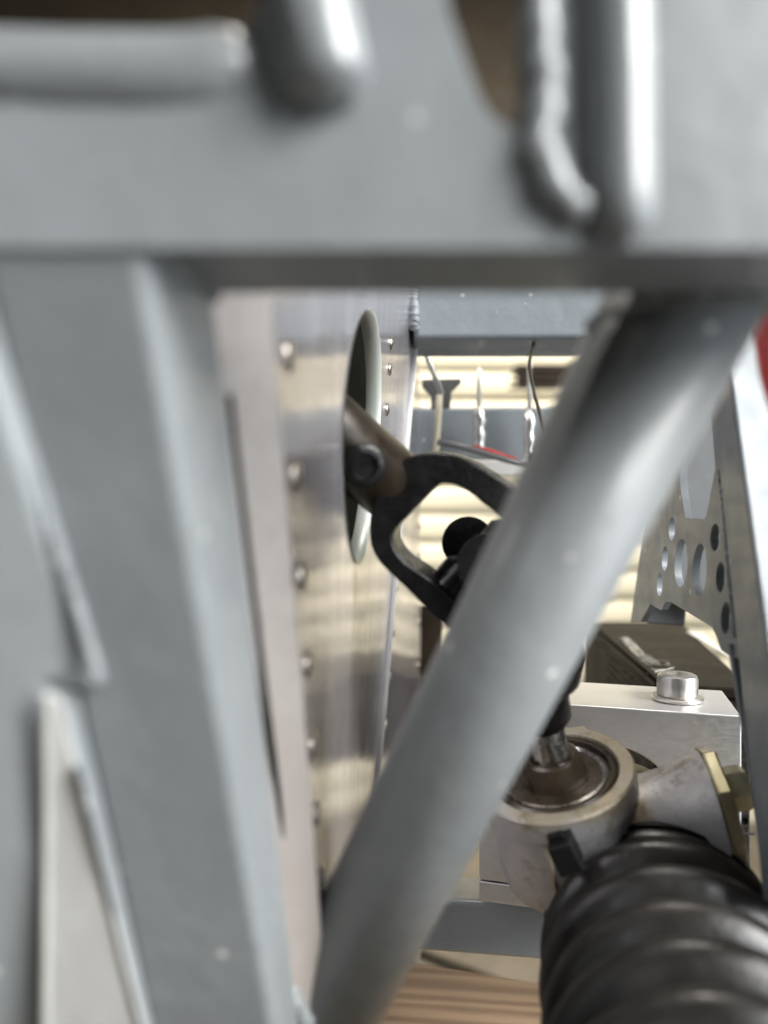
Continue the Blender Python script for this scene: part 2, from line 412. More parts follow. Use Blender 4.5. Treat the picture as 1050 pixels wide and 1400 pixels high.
# sloping square upright on the left
hexa('upright_tube', [P(-42, 330, .1136), P(196, 330, .1136), P(296, 402, .1425), P(90, 402, .146)],
     [P(212, 1470, .176), P(393, 1470, .176), P(416, 1450, .205), P(250, 1450, .208)], GREYM, ch, 0.003, 4)
bead('weld_bead', [P(200, 340, .116), P(250, 372, .130), P(292, 402, .142)], 0.0020, GREY, ch)
# flat side tube at far left
hexa('side_tube', [P(-330, 334, .096), P(-54, 334, .1115), P(70, 345, .140), P(-330, 345, .13)],
     [P(-330, 1480, .146), P(186, 1480, .168), P(310, 1480, .198), P(-330, 1480, .18)], GREY, ch, 0.003, 4)
hexa('side_tube', [P(-330, 334, .0955), P(-54, 334, .1108), P(40, 334, .137), P(-330, 334, .125)],
     [P(-330, 942, .1232), P(138, 942, .1372), P(205, 942, .155), P(-330, 942, .15)], GREY, ch, 0.003, 4)
bead('weld_bead', [P(6, 520, .1205), P(38, 620, .1238), P(72, 730, .1272), P(104, 830, .1306), P(132, 918, .1335)], 0.0011, GREY, ch)
# diagonal round tube
d0, d1 = P(968, 345, .1505), P(399, 1475, .232)
tube('diagonal_tube', [d0, d1], 0.0147, DIAG, ch, 64)
bead('weld_bead', [P(392, 1352, .202), P(408, 1378, .205), P(425, 1410, .208)], 0.0028, GREY, ch)
da = (d1-d0).normalized(); zr = P(0, 340, .115).z-.0006
cj0 = d0+da*((zr-d0.z)/da.z)
ring_ = []
for k in range(41):
    a = 2*math.pi*k/40; e = Vector((math.cos(a), math.sin(a), 0)); e_ = e-da*e.dot(da)
    q_ = e*(.0147/e_.length); ring_.append(cj0+q_)
bead('weld_bead', ring_, .0008, DIAG, ch)
# lugs above the top rail
def fl(Y): return lambda u, v: P(u, v, Y)
back = lambda d: (lambda u, v: Vector((0, d, 0)))
plate('face_plate', [(-300, 339), (-300, 52), (-60, 56), (120, 58), (290, 50), (345, 30), (360, -20), (362, -140), (1300, -140), (1300, 339)],
      [round_loop([(640, -60), (706, -60), (708, 80), (708, 165), (690, 168), (660, 140), (630, 60), (612, -10)], 4)], GREY, ch, fl(.1132), back(.0017), 0.0005)
tube('bracket_lug', smooth_path([P(-90, 104, .1175), P(100, 112, .1172), P(260, 112, .1172), P(352, 96, .1180)], 5), [.0068]*13+[.0062, .0056, .0046], GREY, ch, 32)
sp = smooth_path([P(452, 122, .112), P(440, 70, .1115), P(424, 0, .111), P(402, -90, .110)], 4)
tube('pivot_tube', [P(458, 146, .1122)]+sp, [0.0028, .0052]+[.0060]*(len(sp)-1), GREY, ch, 40)
sp = smooth_path([P(852, 318, .1145), P(850, 285, .1128), P(848, 180, .1126), P(846, 60, .1126), P(842, -110, .1126)], 5)
tube('pivot_tube', sp, [0.0024, .0032, .0038, .0042]+[.0046]*(len(sp)-4), GREY, ch, 40)
bead('weld_bead', [P(744, -90, .1130), P(738, 30, .1130), P(746, 130, .1130), P(736, 200, .1130), P(760, 262, .1130), P(800, 300, .1130)], .0030, GREY, ch, .0055)
bead('weld_bead', [P(884, 60, .1128), P(882, 180, .1128), P(886, 280, .1128), P(862, 322, .1130)], .0010, GREY, ch)
# inner cross rail, rear rail, lower rail
railx('cross_rail', 566, 1000, 372, 463, .40, .449, GREY2, 0.003)
bead('weld_bead', [P(565, 395, .402), P(566, 425, .401), P(566, 452, .400)], 0.0028, GREY2, ch)
hexa('lower_rail', [P(480, 1294, .365), P(1300, 1358, .335), P(1300, 1358, .335)+Vector((.003, .026, 0)), P(480, 1294, .365)+Vector((.003, .026, 0))],
     [P(480, 1222, .365), P(1300, 1276, .335), P(1300, 1276, .335)+Vector((.003, .026, 0)), P(480, 1222, .365)+Vector((.003, .026, 0))], GREY, ch, 0.003)
# right upright and drilled bracket: plate plane X = .0873 + .11 Y
def ypl(px): return .0873/((px-525)/F-.11)
def pl3(px, py): return P(px, py, ypl(px))
out = [(884, 690), (862, 850), (876, 850), (889, 826), (897, 831), (904, 834), (910, 823), (917, 823), (945, 840), (974, 858), (980, 872), (986, 889), (1000, 899),
       (1014, 900), (1004, 800), (992, 660), (986, 560), (972, 560), (978, 640), (965, 708), (962, 711), (937, 708), (934, 690), (930, 664), (930, 600), (905, 600)]
holes = [(918.5, 723, 4.3, 16), (909, 764, 4.0, 17), (902, 799, 3.8, 16), (931, 770, 8.8, 33), (956.5, 779, 9.8, 36), (977.5, 735, 6.3, 19), (985, 789.5, 6.3, 21), (992, 845, 6.5, 22)]
hl = [ell(cx, cy, rx, ry, 28, R(2)) for cx, cy, rx, ry in holes]
# the bracket is a box folded from plate: its inside shows through the holes
plate('drilled_bracket', out, hl, GREY2, ch, pl3, lambda u, v: Vector((.0032, 0.0004, 0)), 0.0)
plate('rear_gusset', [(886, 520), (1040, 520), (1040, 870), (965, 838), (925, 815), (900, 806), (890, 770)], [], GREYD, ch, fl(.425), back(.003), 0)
hexa('bracket_foot', [P(884, 852, .44), P(936, 856, .44), P(936, 856, .47), P(884, 852, .47)], [P(890, 806, .44), P(940, 810, .44), P(940, 810, .47), P(890, 806, .47)], DARKPAINT, ch, .001)
# right box tube: front-left corner line and back-left corner line
hexa('right_upright', [P(988, 440, .262), P(962, 440, .2907), P(1090, 440, .312), P(1180, 440, .285)],
     [P(1098, 1240, .205), P(1043, 1240, .236), P(1240, 1240, .25), P(1330, 1240, .222)], GREY2, ch, 0.0018, 3)
bead('weld_bead', [pl3(985, 640), pl3(992, 700), pl3(998, 780), pl3(1006, 870)], 0.0012, GREY2, ch)
plate('lower_bracket', [(998, 880), (1014, 885), (1060, 1140), (1060, 1230), (1048, 1190), (1032, 1090), (1018, 1000), (1008, 940)], [], GREY2, ch, fl(.262), back(.003), 0.0004)

# far rear rail with studs
bx = thing('rear_rail', 'plain grey rear rail behind the inner cross rail', 'rail', (0.1, .53, H0+.05))
zt_, zb_ = P(0, 556, .53).z, P(0, 640, .53).z
box('rail_tube', ((560-525)/F*.53, .53, zb_), ((900-525)/F*.53, .56, zt_), GREY2, bx, 0.003)
for i, (px, yt, ys, yb, lab) in enumerate(((655, 500, 556, 618, 'thin vertical stud with fat sleeve, left of the two on the rear rail'), (724, 485, 560, 628, 'thin vertical stud with fat sleeve, right of the two, beside the wire'))):
    t = thing('rail_stud', lab, 'stud', P(px, yb, .515), 'studs on the rear rail')
    tube('rod', [P(px, yb, .515), P(px, yt+8, .515), P(px, yt, .515)], [.0014, .0014, .0006], GALV, t, 14)
    ln = [P(px+random.uniform(-1, 1), ys+(yb-ys)*k/10, .515) for k in range(11)]
    tube('sleeve', ln, [.0015, .0033]+[.0038+.0007*math.sin(k*1.9) for k in range(8)]+[.003], GALV, t, 20)
tc = thing('fishtail_clamp', 'dark flared clamp head on a pale rod', 'clamp', P(603, 620, .495))
plate('clamp_head', [(577, 518), (630, 517), (631, 523), (618, 535), (616, 557), (590, 557), (590, 540), (578, 527)], [], DARKPAINT, tc, fl(.495), back(.010), .001)
tube('rod', [P(595, 640, .487), P(601, 540, .487)], .0021, CREAM, tc, 14)
hexa('slide_bar', [P(599, 585, .489), P(604, 585, .489), P(604, 585, .497), P(599, 585, .497)], [P(599, 625, .489), P(604, 625, .489), P(604, 625, .497), P(599, 625, .497)], DARKPAINT, tc, 0)
tr = [P(583+21*k/40, 485+54*k/40, .48) for k in range(41)]
o = tube('threaded_rod', tr, [.0017+(.0005 if k % 2 else -.0003) for k in range(41)], GALV, None, 12)
tag(o, 'short leaning threaded rod in front of the clamp head', 'rod')
st = thing('edging_strip', 'dark sloping strip with a red edge below the studs', 'strip', P(665, 622, .47))
tube('strip_bar', [P(598, 604, .47), P(640, 613, .47), P(690, 628, .47), P(729, 638, .47)], .0019, DARKPAINT, st, 14)
tube('red_edge', [P(645, 609, .473), P(670, 616, .473), P(708, 628, .473)], [.0006, .0010, .0006], REDP, st, 10)
lathe('end_knob', P(731, 630, .47), Vector((0, 0, 1)), [(-.0045, 0), (-.0045, .0027), (.003, .0032), (.0045, .0016), (.0045, 0)], BLACKP, st, 20)
o = hexa('shelf_bar', [P(630, 650, .495), P(760, 650, .495), P(760, 652, .52), P(630, 652, .52)], [P(630, 629, .495), P(760, 629, .495), P(760, 631, .52), P(630, 631, .52)], WHITEM, None, .001)
tag(o, 'off white flat bar just below the dark sloping strip', 'bar')
o = tube('loose_wire', smooth_path([P(736, 440, .43), P(728, 478, .405), P(724, 500, .40), P(730, 535, .40), P(738, 565, .40), P(745, 595, .40), P(750, 640, .40)], 6), .0009, WIREM, None, 10)
tag(o, 'thin dark wire hanging in a curve from the inner cross rail', 'wire')
cr = thing('slatted_crate', 'brown slatted wooden crate hanging in front of the cream door', 'crate', P(760, 532, 1.42))
for i in range(4):
    y0 = 500+i*9
    hexa('crate_slat', [P(700-i*1.5, y0+6, 1.40), P(830, y0+6, 1.40), P(830, y0+6, 1.43), P(700, y0+6, 1.43)], [P(702-i*1.5, y0, 1.40), P(830, y0, 1.40), P(830, y0, 1.43), P(702, y0, 1.43)], DARKBROWN, cr, .001)
hexa('crate_back', [P(706, 532, 1.431), P(830, 532, 1.431), P(830, 532, 1.45), P(706, 532, 1.45)], [P(706, 498, 1.431), P(830, 498, 1.431), P(830, 498, 1.45), P(706, 498, 1.45)], BROWN, cr, .001)
tb = thing('tool_chest', 'dark low chest with a short post, just past the polished sheet', 'chest', P(620, 1055, .62))
cz1, cz0 = P(0, 938, .62).z, P(0, 1052, .62).z
box('chest_body', ((560-525)/F*.62, .62, cz0), (.118, .70, cz1), DARKBROWN, tb, .002)
box('chest_lid', ((560-525)/F*.62-.001, .618, cz1+.0004), (.119, .702, cz1+.006), DARKBROWN, tb, .001)
hexa('post', [P(574, 934, .63), P(605, 934, .63), P(605, 934, .66), P(574, 934, .66)], [P(574, 826, .63), P(606, 826, .63), P(606, 826, .66), P(574, 826, .66)], DARKBROWN, tb, .002)
# red handle at right edge
rh = tube('red_handle', smooth_path([P(1066, 380, .19), P(1060, 440, .19), P(1064, 490, .19), P(1078, 545, .19), P(1105, 610, .19)], 5), .0047, REDP, None, 28)
tag(rh, 'red enamel handle at the right edge beside the diagonal tube', 'handle')

# ================================================================ aluminium panels
pn = thing('footwell_panel', 'polished aluminium footwell panel riveted behind the sloping upright, with a round opening', 'panel', (-.01, .2, H0-.1))
C0 = (P(262, 330, .149), P(398, 1440, .206)); C1 = (P(360, 330, .155), P(450, 1440, .212)); C3 = (P(577, 330, .43), P(481, 1440, .40)); C4 = (P(574, 330, .56), P(574, 1440, .56))
def ruled(A, B): return lambda u, v: (A[0].lerp(B[0], u)).lerp(A[1].lerp(B[1], u), v)
main = ruled(C1, C3)
def find_v(surf, u, py):
    lo, hi = 0, 1
    for _ in range(40):
        m = (lo+hi)/2; q = surf(u, m); y = 700-(q.z-H0)/q.y*F
        if y < py: lo = m
        else: hi = m
    return lo
def nrm(surf, u, v):
    a = surf(u+.01, v)-surf(u-.01, v); b = surf(u, v+.01)-surf(u, v-.01)
    n = b.cross(a).normalized()
    return n if n.x > 0 else -n
uc = .425; vc = find_v(main, uc, 598)
cen = main(uc, vc)
Wu = (main(1, vc)-main(0, vc)).length; Wv = (main(uc, 1)-main(uc, 0)).length
ru, rv_ = .041/Wu, .0445/Wv
hole = ell(uc, vc, ru, rv_, 64)
grid = [(i/10, j/14) for i in range(1, 10) for j in range(1, 14)]
grid = [p for p in grid if ((p[0]-uc)/ru)**2+((p[1]-vc)/rv_)**2 > 1.3]
side = [(i/10, 0) for i in range(10)]+[(1, j/14) for j in range(14)]+[(1-i/10, 1) for i in range(10)]+[(0, 1-j/14) for j in range(14)]
plate('sheet', side, [hole], ALU, pn, main, lambda u, v: -nrm(main, u, v)*.0012, 0, grid)
fl_s = ruled(C0, C1)
plate('flange', [(0, 0), (1, 0), (1, 1), (0, 1)], [], ALU3, pn, fl_s, lambda u, v: Vector((.0004, .0012, 0)))
# folded lip on the far edge
lipw = lambda q: q+Vector((.0026, -.0004, 0))
hexa('folded_lip', [C3[0], lipw(C3[0]), lipw(C3[0])+Vector((0, .0035, 0)), C3[0]+Vector((0, .0035, 0))], [C3[1], lipw(C3[1]), lipw(C3[1])+Vector((0, .0035, 0)), C3[1]+Vector((0, .0035, 0))], ALU2, pn, .0004)
# spun ring in the opening
def ring():
    n = 96; nn = nrm(main, uc, vc); vs, fs = [], []
    prof = [(.0004, 1.0), (.0002, .988), (-.002, .980), (-.0056, .978), (-.0060, .992), (-.003, .997)]
    for d, k in prof:
        for i in range(n):
            a = 2*math.pi*i/n
            q = main(uc+ru*k*math.cos(a), vc+rv_*k*math.sin(a)); vs.append(q+nn*d)
    m = len(prof)
    for j in range(m-1):
        for i in range(n): fs.append((j*n+i, j*n+(i+1) % n, (j+1)*n+(i+1) % n, (j+1)*n+i))
    me = bpy.data.meshes.new('opening_ring'); me.from_pydata(vs, [], fs)
    bm = bmesh.new(); bm.from_mesh(me); bmesh.ops.recalc_face_normals(bm, faces=bm.faces); bm.to_mesh(me); bm.free()
    o = link('opening_ring', me, RINGM, pn, True); recentre(o)
ring()
def rivet_mesh(name, r, h):
    bm = bmesh.new(); n = 16; rings = []
    for k in range(5):
        a = k/5*math.pi/2; rr = r*math.cos(a); z = h*math.sin(a)
        rings.append([bm.verts.new((rr*math.cos(2*math.pi*i/n), rr*math.sin(2*math.pi*i/n), z)) for i in range(n)])
    top = bm.verts.new((0, 0, h))
    for a, b in zip(rings, rings[1:]):
        for i in range(n): bm.faces.new((a[i], a[(i+1) % n], b[(i+1) % n], b[i]))
    for i in range(n): bm.faces.new((rings[-1][i], rings[-1][(i+1) % n], top))
    for f in bm.faces: f.smooth = True
    me = bpy.data.meshes.new(name); bm.to_mesh(me); bm.free(); me.materials.append(RIVM); return me
RV = rivet_mesh('rivet', .0036, .0010); RV2 = rivet_mesh('small_rivet', .0028, .0011)
def rivet(surf, u, py, parent, me=RV, up=1):
    v = find_v(surf, u, py); q = surf(u, v); n = nrm(surf, u, v)
    o = bpy.data.objects.new('rivet', me); COL.objects.link(o); o.parent = parent; o.location = q+n*.0002-parent.location
    o.rotation_mode = 'QUATERNION'; o.rotation_quaternion = n.to_track_quat('Z', 'Y')
for py in (370, 488, 652, 788, 908, 1018, 1112, 1200, 1272): rivet(main, .045, py, pn)
for py in (470, 505, 560): rivet(main, .66, py, pn, RV2)
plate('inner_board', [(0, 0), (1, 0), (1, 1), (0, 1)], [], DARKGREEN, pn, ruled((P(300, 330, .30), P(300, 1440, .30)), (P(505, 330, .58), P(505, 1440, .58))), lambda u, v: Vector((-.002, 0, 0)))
tube('upright_gap_strip', [P(314, 540, .1505), P(345, 800, .167), P(380, 1080, .1855), P(406, 1335, .205)], .0007, BLACKP, pn, 8)  # added black strip, stands in for the dark gap between upright and flange
# the sheet behind
p2 = thing('bulkhead_sheet', 'second polished aluminium sheet beyond the footwell panel, ending at a dark post', 'panel', (.015, .45, H0-.1))
off = Vector((.0000, .0035, 0))
sec = ruled((C3[0]+off, C3[1]+off), C4)
plate('sheet', [(i/6, 0) for i in range(6)]+[(1, j/10) for j in range(10)]+[(1-i/6, 1) for i in range(6)]+[(0, 1-j/10) for j in range(10)], [], ALU, p2, sec, lambda u, v: -nrm(sec, u, v)*.0012, 0, [(i/6, j/10) for i in range(1, 6) for j in range(1, 10)])
for py in (490, 545, 600, 805, 865, 925, 990, 1062, 1082): rivet(sec, .10, py, p2, RV2)
for py in (520, 560, 610, 720, 760, 850, 910): rivet(sec, .93, py, p2, RV2)
# outer skin at lower left
sk = thing('side_skin', 'satin aluminium body skin with a bright cut edge at lower left', 'panel', P(120, 1400, .14))
plate('skin_sheet', [(62, 948), (80, 955), (100, 1040), (125, 1130), (200, 1420), (210, 1500), (58, 1500)], [], ALU2, sk, lambda u, v: P(u, v, .1300+(v-948)*.000046), lambda u, v: Vector((-.0002, .0016, 0)), .0003)
hexa('cut_edge', [P(60, 950, .1296), P(66, 955, .1296), P(66, 955, .131), P(60, 950, .131)], [P(55, 1500, .1548), P(64, 1500, .1548), P(64, 1500, .1562), P(55, 1500, .1562)], ALU2, sk, .0002)
tube('skin_gap_strip', [P(103, 1050, .1335), P(150, 1240, .1435), P(203, 1460, .154)], .0006, BLACKP, sk, 8)  # dark gap between skin and upright, drawn as an added black strip
tube('rivet', [P(116, 1098, .1358), P(115, 1098, .1375)], [.0007, .0010], ALU2, sk, 14)

# ================================================================ steering column and joint
sc_ = thing('steering_column', 'black steering column with forged universal joint passing through the panel opening', 'steering column', P(560, 700, .265))
axc = (P(535, 661, .262)-P(400, 545, .250)).normalized()
a0 = P(330, 485, .243); a1 = P(552, 676, .2705)
tube('column_tube', [a0, a1], [.0125, .0125], COLT, sc_, 48)
lathe('clamp_boss', P(497, 637, .248), (P(520, 650, .236)-P(500, 640, .252)), [(-.012, 0), (-.012, .0072), (.001, .0070), (.0018, .0058), (.0018, .0040), (.0008, .0036), (.0008, 0)], FORGE, sc_, 32)
YK = .2565
yo = [(536, 640), (552, 629), (568, 622), (593, 619), (618, 622), (641, 629), (678, 651), (715, 676), (765, 712), (752, 752), (728, 752), (690, 712), (672, 697),
      (660, 688), (642, 673), (625, 664), (607, 661), (596, 666), (580, 682), (560, 703), (542, 722), (537, 736), (541, 752), (556, 770), (595, 796), (640, 835), (706, 890), (696, 920), (672, 912), (626, 869), (594, 844), (566, 815), (542, 792), (519, 769), (507, 747), (505, 724), (506, 702), (514, 678), (524, 656)]
yoke = plate('upper_yoke', round_loop(yo, 2), [], FORGE, sc_, fl(YK), lambda u, v: Vector((.0030, .0185, .0020)), .0028)
yoke.modifiers['bevel'].segments = 4
# lower yoke: two rounded cheeks, one before and one behind the cross
def cheek(name, cx, cy, r, Y, ang, length, th):
    pts = []
    d = Vector((math.cos(ang), math.sin(ang))); nn = Vector((-d.y, d.x))
    for k in range(19):
        a = ang+math.pi/2+math.pi*k/18; pts.append((cx+r*math.cos(a), cy+r*math.sin(a)))
    e = Vector((cx, cy))+d*length
    pts += [tuple(e-nn*r*.75), tuple(e+nn*r*.75)]
    return plate(name, pts, [], FORGE, sc_, fl(Y), lambda u, v: Vector((.001, th, 0)), .0018)
cheek('lower_yoke_cheek', 668, 772, 43, .247, R(58), 120, .0075)
cheek('lower_yoke_cheek', 640, 742, 36, .287, R(58), 130, .0075)
cj = P(668, 772, .270)
lathe('lower_yoke_base', P(735, 905, .272), (P(668, 772, .270)-P(735, 905, .272)), [(-.012, 0), (-.012, .010), (-.004, .0165), (.006, .0175), (.008, .012), (.008, 0)], FORGE, sc_, 40)
tube('joint_cross', [P(700, 738, .268), P(636, 812, .268)], .0062, FORGE, sc_, 28)
tube('joint_cross', [P(666, 768, .249), P(652, 756, .293)], .0062, FORGE, sc_, 28)
lathe('bearing_cup', P(682, 752, .268), (P(700, 738, .268)-P(636, 812, .268)), [(-.002, 0), (-.002, .0082), (.006, .0086), (.008, .007), (.008, 0)], FORGE, sc_, 32)
lathe('bearing_cup', P(620, 800, .266), (P(700, 738, .268)-P(636, 812, .268)), [(-.004, 0), (-.004, .0078), (.006, .0078), (.008, .006), (.008, 0)], FORGE, sc_, 32)

# ================================================================ steering rack
na = Vector((-.235, -.25, .938)).normalized()
T = P(757, 1054, .283)
rk = thing('steering_rack', 'oil stained cast aluminium steering rack housing with a yellow end plate', 'steering rack', T-na*.05)
lathe('pinion_housing', T, na, [(-.058, 0), (-.058, .008), (-.050, .010), (-.0485, .014), (-.0465, .0205), (-.041, .0250), (-.036, .0262), (-.010, .0266), (-.0085, .0282), (-.0008, .0282), (0, .0276), (0, .0232), (-.0008, .0226), (-.0050, .0222), (-.0050, 0)], CAST, rk, 72)
lathe('seal_ring', T, na, [(-.0052, .0222), (-.0012, .0220), (-.0004, .0212), (-.0006, .0200), (-.0024, .0192), (-.0024, .0185), (-.0052, .0185)], SEAL, rk, 72)
lathe('retaining_ring', T, na, [(-.0040, .0188), (-.0016, .0184), (-.0012, .0176), (-.0022, .0166), (-.0040, .0166)], STEEL, rk, 72)
lathe('dust_seal', T, na, [(-.0052, .0176), (-.0022, .0172), (-.0018, .0120), (.0016, .0112), (.0064, .0098), (.0072, .0088), (.0064, .0068), (.0020, .0060), (.002, 0)], SEAL, rk, 56)
def splined(name, org, axis, t0, t1, r, teeth, mat, parent, dr=.00035):
    o = lathe(name, org, axis, [(t0, r), (t1-.0006, r), (t1, r-.0006), (t1, 0)], mat, parent, teeth*2, 60)
    for v in o.data.vertices:
        rr = math.hypot(v.co.x, v.co.y)
        if rr > 1e-5:
            k = round(math.atan2(v.co.y, v.co.x)/(math.pi/teeth)) % 2
            v.co.x *= 1-(dr/rr if k else 0); v.co.y *= 1-(dr/rr if k else 0)
    return o
splined('input_shaft', T, na, 0.0, .022, .0068, 36, STEEL, rk)
lathe('shaft_coupling', T, na, [(.019, 0), (.019, .0078), (.022, .0102), (.030, .0108), (.046, .0105), (.060, .0100), (.060, 0)], FORGE, rk, 40)
pd = (Vector((-.45, -1, 0))-na*Vector((-.45, -1, 0)).dot(na)).normalized()
tube('parting_line', [T+na*t_+pd*r_ for t_, r_ in ((-.010, .0265), (-.020, .0265), (-.036, .0262), (-.041, .0250), (-.0465, .0205), (-.0485, .014))], .0009, CAST, rk, 10)
# slotted boss behind the rim
hexa('housing_boss', [P(768, 1003, .306), P(806, 1000, .304), P(806, 1030, .304), P(768, 1033, .306)], [P(770, 996, .316), P(800, 991, .314), P(806, 1030, .316), P(768, 1033, .318)], CAST, rk, .001)
# damper neck to the right, flange, bolt
nx = Vector((.90, -.16, .22)).normalized()
nb = P(876, 1122, .284)
lathe('damper_neck', nb, nx, [(-.014, .0215), (-.008, .0190), (-.002, .0165), (.004, .0158), (.012, .0168), (.019, .0186), (.0242, .0204), (.0252, .0204), (.0252, 0)], CAST2, rk, 56)
fb = nb+nx*.0254
fl_o = lathe('end_plate', fb, nx, [(0, 0), (0, .0212), (.0006, .0218), (.0044, .0218), (.005, .0212), (.005, 0)], ZINC, rk, 8, 20)
fl_o.rotation_quaternion = nx.to_track_quat('Z', 'Y') @ Matrix.Rotation(R(12), 4, 'Z').to_quaternion()
bev(fl_o, .0012, 2, 20)
lathe('hex_bolt', fb+nx*.005+Vector((-.002, 0, .0055)), nx, [(0, 0), (0, .0078), (.0008, .0079), (.0072, .0079), (.0086, .0070), (.0086, 0)], ZINC, rk, 6, 25)
# rack tube through the clamp block
gax = Vector((-.19, -.98, -.02)).normalized()
gA = P(903, 1285, .265)
tube('rack_tube', [gA-gax*.11, gA+gax*.004], .0235, CAST, rk, 48)

# ---------------------------------------------------------------- gaiter
gt = thing('rubber_gaiter', 'black ribbed rubber gaiter over the steering rack end', 'gaiter', gA-Vector((0, 0, .04)))
prof = [(-.010, .0300), (-.010, .0362), (-.007, .0370), (.001, .0370), (.003, .0350), (.0045, .0310)]
t = .0045; k = 0
while t < .145:
    p_ = .0185+.0006*k
    for s in range(1, 13):
        f = s/12; sh = math.sin(math.pi*f)
        r = .0262+.0136*(sh**.85)+.0002*k+.00035*math.sin(k*2.3)
        prof.append((t+p_*(f+.10*math.sin(math.pi*f)*0), r))
    t += p_; k += 1
prof.append((t, .028)); 
lathe('bellows', gA, gax, prof, RUBBER, gt, 96, 75)
ct = thing('cable_tie', 'black cable tie clamping the gaiter onto the rack housing', 'cable tie', P(775, 1185, .262))
lathe('strap', gA, gax, [(-.0062, .0369), (-.0062, .0384), (-.0012, .0384), (-.0012, .0369)], BLACKP, ct, 96)
hd = P(773, 1166, .250)
th1 = box('tie_head', (-.0040, -.0045, -.0052), (.0040, .0045, .0052), BLACKP, None, .0008)
th1.parent = ct; th1.location = hd-ct.location; th1.rotation_euler = (R(12), R(-24), R(-18))
th3 = box('tie_slot', (-.0022, -.0058, -.0016), (.0022, -.0044, .0026), SEAL, None, .0003)
th3.parent = ct; th3.location = hd-ct.location; th3.rotation_euler = th1.rotation_euler
th2 = box('tie_tail', (-.0026, -.0012, 0), (.0026, .0012, .0078), BLACKP, None, .0003)
th2.parent = ct; th2.location = hd-ct.location+Vector((-.002, 0, .003)); th2.rotation_euler = (R(18), R(-24), R(-18))

# ================================================================ mounting block
zt_b = P(1014, 979, .31).z; zb_b = P(655, 1225, .344).z
fr = Vector((.1406, .31, 0)); ux = Vector((-.958, .287, 0)).normalized(); uy = Vector((.25, .968, 0)).normalized()
Wb, Hb, Db = .104, zt_b-zb_b, .046
mb = thing('mounting_block', 'milled aluminium clamp block holding the steering rack', 'block', (fr.x-.05, fr.y+.03, zb_b))
def blk(u, v): return Vector((fr.x, fr.y, zb_b))+ux*u+Vector((0, 0, v))
bo = P(838, 1108, .33); bu = .0505; bv = bo.z-zb_b
split = .0085
plate('upper_block', [(0, split+.0006), (Wb, split+.0006), (Wb, Hb), (0, Hb)], [ell(bu, bv, .029, .029, 64)], BLOCK, mb, blk, lambda u, v: uy*Db, .0007)
hexa('lower_block', [blk(0, 0), blk(Wb, 0), blk(Wb, 0)+uy*Db, blk(0, 0)+uy*Db], [blk(0, split), blk(Wb, split), blk(Wb, split)+uy*Db, blk(0, split)+uy*Db], BLOCK, mb, .0006)
cs = blk(.0215, Hb)+uy*.0215
sw = thing('cap_screw', 'knurled socket cap screw with washer on top of the aluminium block', 'screw', cs)
lathe('washer', cs, Vector((0, 0, 1)), [(.0002, 0), (.0002, .0104), (.0006, .0108), (.0014, .0108), (.0018, .0104), (.0018, 0)], SCREW, sw, 48)
hdp = [(.0019, .0078), (.0026, .0084), (.0092, .0084), (.0106, .0079), (.0111, .0070), (.0111, .0048), (.0104, .0045), (.0055, .0045), (.0055, 0)]
h_ = lathe('screw_head', cs, Vector((0, 0, 1)), hdp, SCREW, sw, 64, 30)
for v in h_.data.vertices:
    rr = math.hypot(v.co.x, v.co.y)
    k = round(math.atan2(v.co.y, v.co.x)/(2*math.pi/64)) % 2
    if rr > .0080 and v.co.z < .0095 and k: v.co.x *= .93; v.co.y *= .93
    if rr < .0050 and rr > 1e-4:       # hexagon socket
        a = math.atan2(v.co.y, v.co.x) % (math.pi/3)-math.pi/6; s = .0042/math.cos(a)/rr
        v.co.x *= s; v.co.y *= s

# ================================================================ black box
zc = P(893, 935, .40).z
bb = thing('equipment_case', 'black rectangular case with white web address print behind the aluminium block', 'case', (.17, .48, zc-.17))
q = [Vector((P(893, 935, .40).x, .40, 0)), Vector((P(1030, 943, .388).x, .388, 0)), Vector((.236, .627, 0)), Vector((.1575, .627, 0))]
def qa(z, ins=0):
    c = sum(q, Vector())/4
    return [p+(c-p).normalized()*ins+Vector((0, 0, z)) for p in q]
hexa('case_body', qa(zc-.17, .003), qa(zc-.006, .003), VENT, bb, .0015)
hexa('case_lid', qa(zc-.0055), qa(zc), CASE, bb, .0012)
for k, py in enumerate((995, 1065, 1137)):
    zz = P(1020, py, .39).z
    tube('front_rib', [Vector((q[0].x, .3985, zz)), Vector((q[1].x, .3868, zz))], .0006, BLACKP, bb, 8)
e1 = (q[1]-q[2]).normalized()
hexa('lid_rail', [q[3].lerp(q[0], .02)+Vector((.004, 0, zc+.0002)), q[0]+Vector((.003, .002, zc+.0002)), q[0]+Vector((.0062, .002, zc+.0002)), q[3].lerp(q[0], .02)+Vector((.0072, 0, zc+.0002))],
     [q[3].lerp(q[0], .02)+Vector((.004, 0, zc+.002)), q[0]+Vector((.003, .002, zc+.002)), q[0]+Vector((.0062, .002, zc+.002)), q[3].lerp(q[0], .02)+Vector((.0072, 0, zc+.002))], CASE, bb, .0006)
def on_top(px, py):
    Y = (H0-zc-.0004)*F/(py-700); return P(px, py, Y)
PRINT, nt, b_ = new_mat('white_print'); b_.inputs['Base Color'].default_value = (0.72, 0.69, 0.62, 1); b_.inputs['Roughness'].default_value = 0.5
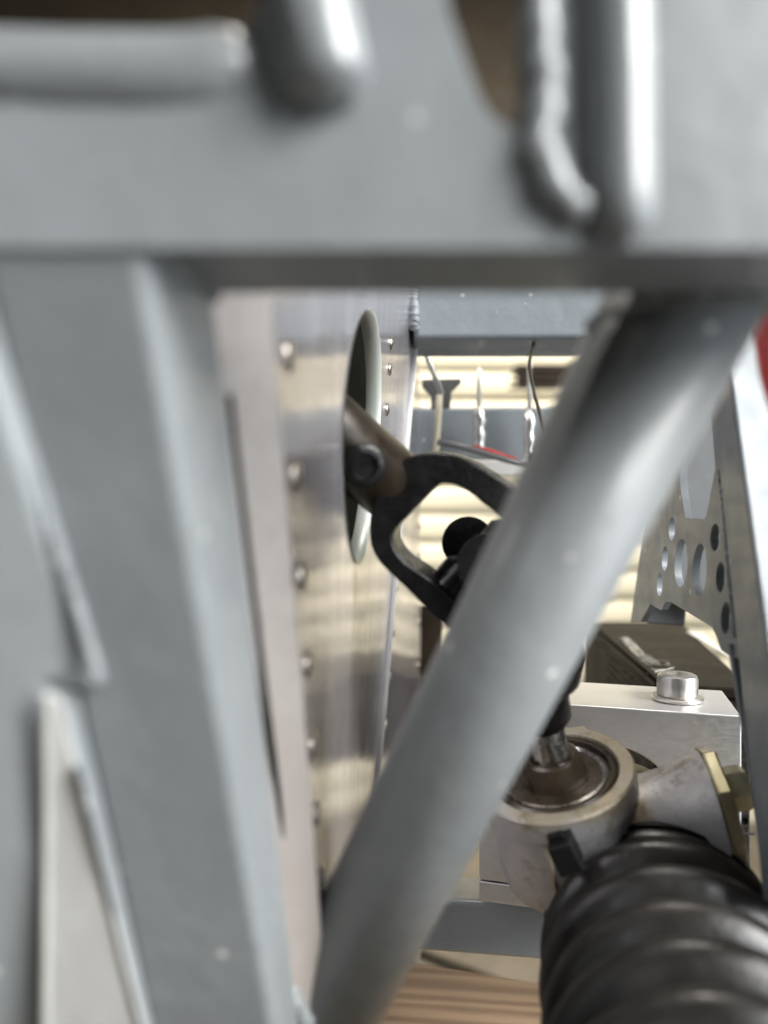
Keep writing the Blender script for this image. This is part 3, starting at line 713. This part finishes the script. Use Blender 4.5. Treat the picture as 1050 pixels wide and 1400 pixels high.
def text_on(txt, start, end, up_hint, size_scale, name):
    cu = bpy.data.curves.new(name, 'FONT'); cu.body = txt; cu.size = 1; cu.extrude = 0.0; cu.space_character = 1.0
    o = bpy.data.objects.new(name, cu); COL.objects.link(o); bpy.context.view_layer.update()
    wd = o.dimensions.x; me = bpy.data.meshes.new_from_object(o); bpy.data.objects.remove(o)
    x = (end-start); L = x.length; x.normalize(); z = Vector((0, 0, 1)); y = z.cross(x)
    s = L/wd
    for v in me.vertices: v.co = start+x*(v.co.x*s)+y*(v.co.y*s*size_scale)+z*0.0003
    o = link(name, me, PRINT, bb); return o
A, B = on_top(847, 872), on_top(871, 898)
text_on('www.sarmtec.co.uk', A, B, None, 1.5, 'web_address')
def ink(name, pts, closed=False, r=.00022):
    pp = [on_top(835+x/11.67, 860+y/11.67)+Vector((0, 0, .0003)) for x, y in pts]
    if closed: pp.append(pp[0])
    tube(name, pp, r, PRINT, bb, 5)
ink('print_outline', [(395, 480), (670, 475), (715, 512), (545, 522), (425, 510)], True)
ink('print_outline', [(405, 530), (545, 522), (600, 575), (470, 565)], True)
ink('print_outline', [(520, 490), (610, 585), (790, 580), (710, 500)], False)
ink('print_outline', [(715, 505), (890, 520), (935, 565), (890, 578), (790, 580), (740, 525)], True)
ink('print_outline', [(600, 550), (760, 550)], False)
ink('print_outline', [(465, 600), (720, 660), (890, 655), (1010, 625)], False)
ink('print_outline', [(575, 720), (720, 690), (890, 655)], False)
ink('print_outline', [(550, 650), (590, 650), (610, 690), (680, 690)], False)
lb = plate('grey_label', [(938, 864), (960, 866), (1010, 905), (1018, 912)], [], WHITEM, bb, lambda u, v: on_top(u, v)+Vector((0, 0, .0002)), lambda u, v: Vector((0, 0, .0004)))

# ================================================================ sub-parts
bpy.context.view_layer.update()
def nest(child, parent):
    mw = child.matrix_world.copy(); child.parent = parent
    child.matrix_parent_inverse = parent.matrix_world.inverted(); child.matrix_world = mw
def kid(t, name): return [c for c in t.children if c.name.split('.')[0] == name]
for c in kid(bb, 'web_address')+kid(bb, 'print_outline')+kid(bb, 'grey_label')+kid(bb, 'lid_rail'): nest(c, kid(bb, 'case_lid')[0])
for c in kid(bb, 'front_rib'): nest(c, kid(bb, 'case_body')[0])
for c in kid(rk, 'hex_bolt'): nest(c, kid(rk, 'end_plate')[0])
for c in kid(rk, 'seal_ring')+kid(rk, 'retaining_ring')+kid(rk, 'dust_seal')+kid(rk, 'parting_line')+kid(rk, 'housing_boss'): nest(c, kid(rk, 'pinion_housing')[0])
for c in kid(ct, 'tie_slot'): nest(c, kid(ct, 'tie_head')[0])
for c in kid(pn, 'rivet')+kid(pn, 'opening_ring')+kid(pn, 'folded_lip'): nest(c, kid(pn, 'sheet')[0])
for c in kid(p2, 'rivet'): nest(c, kid(p2, 'sheet')[0])
for c in kid(sc_, 'clamp_boss'): nest(c, kid(sc_, 'column_tube')[0])
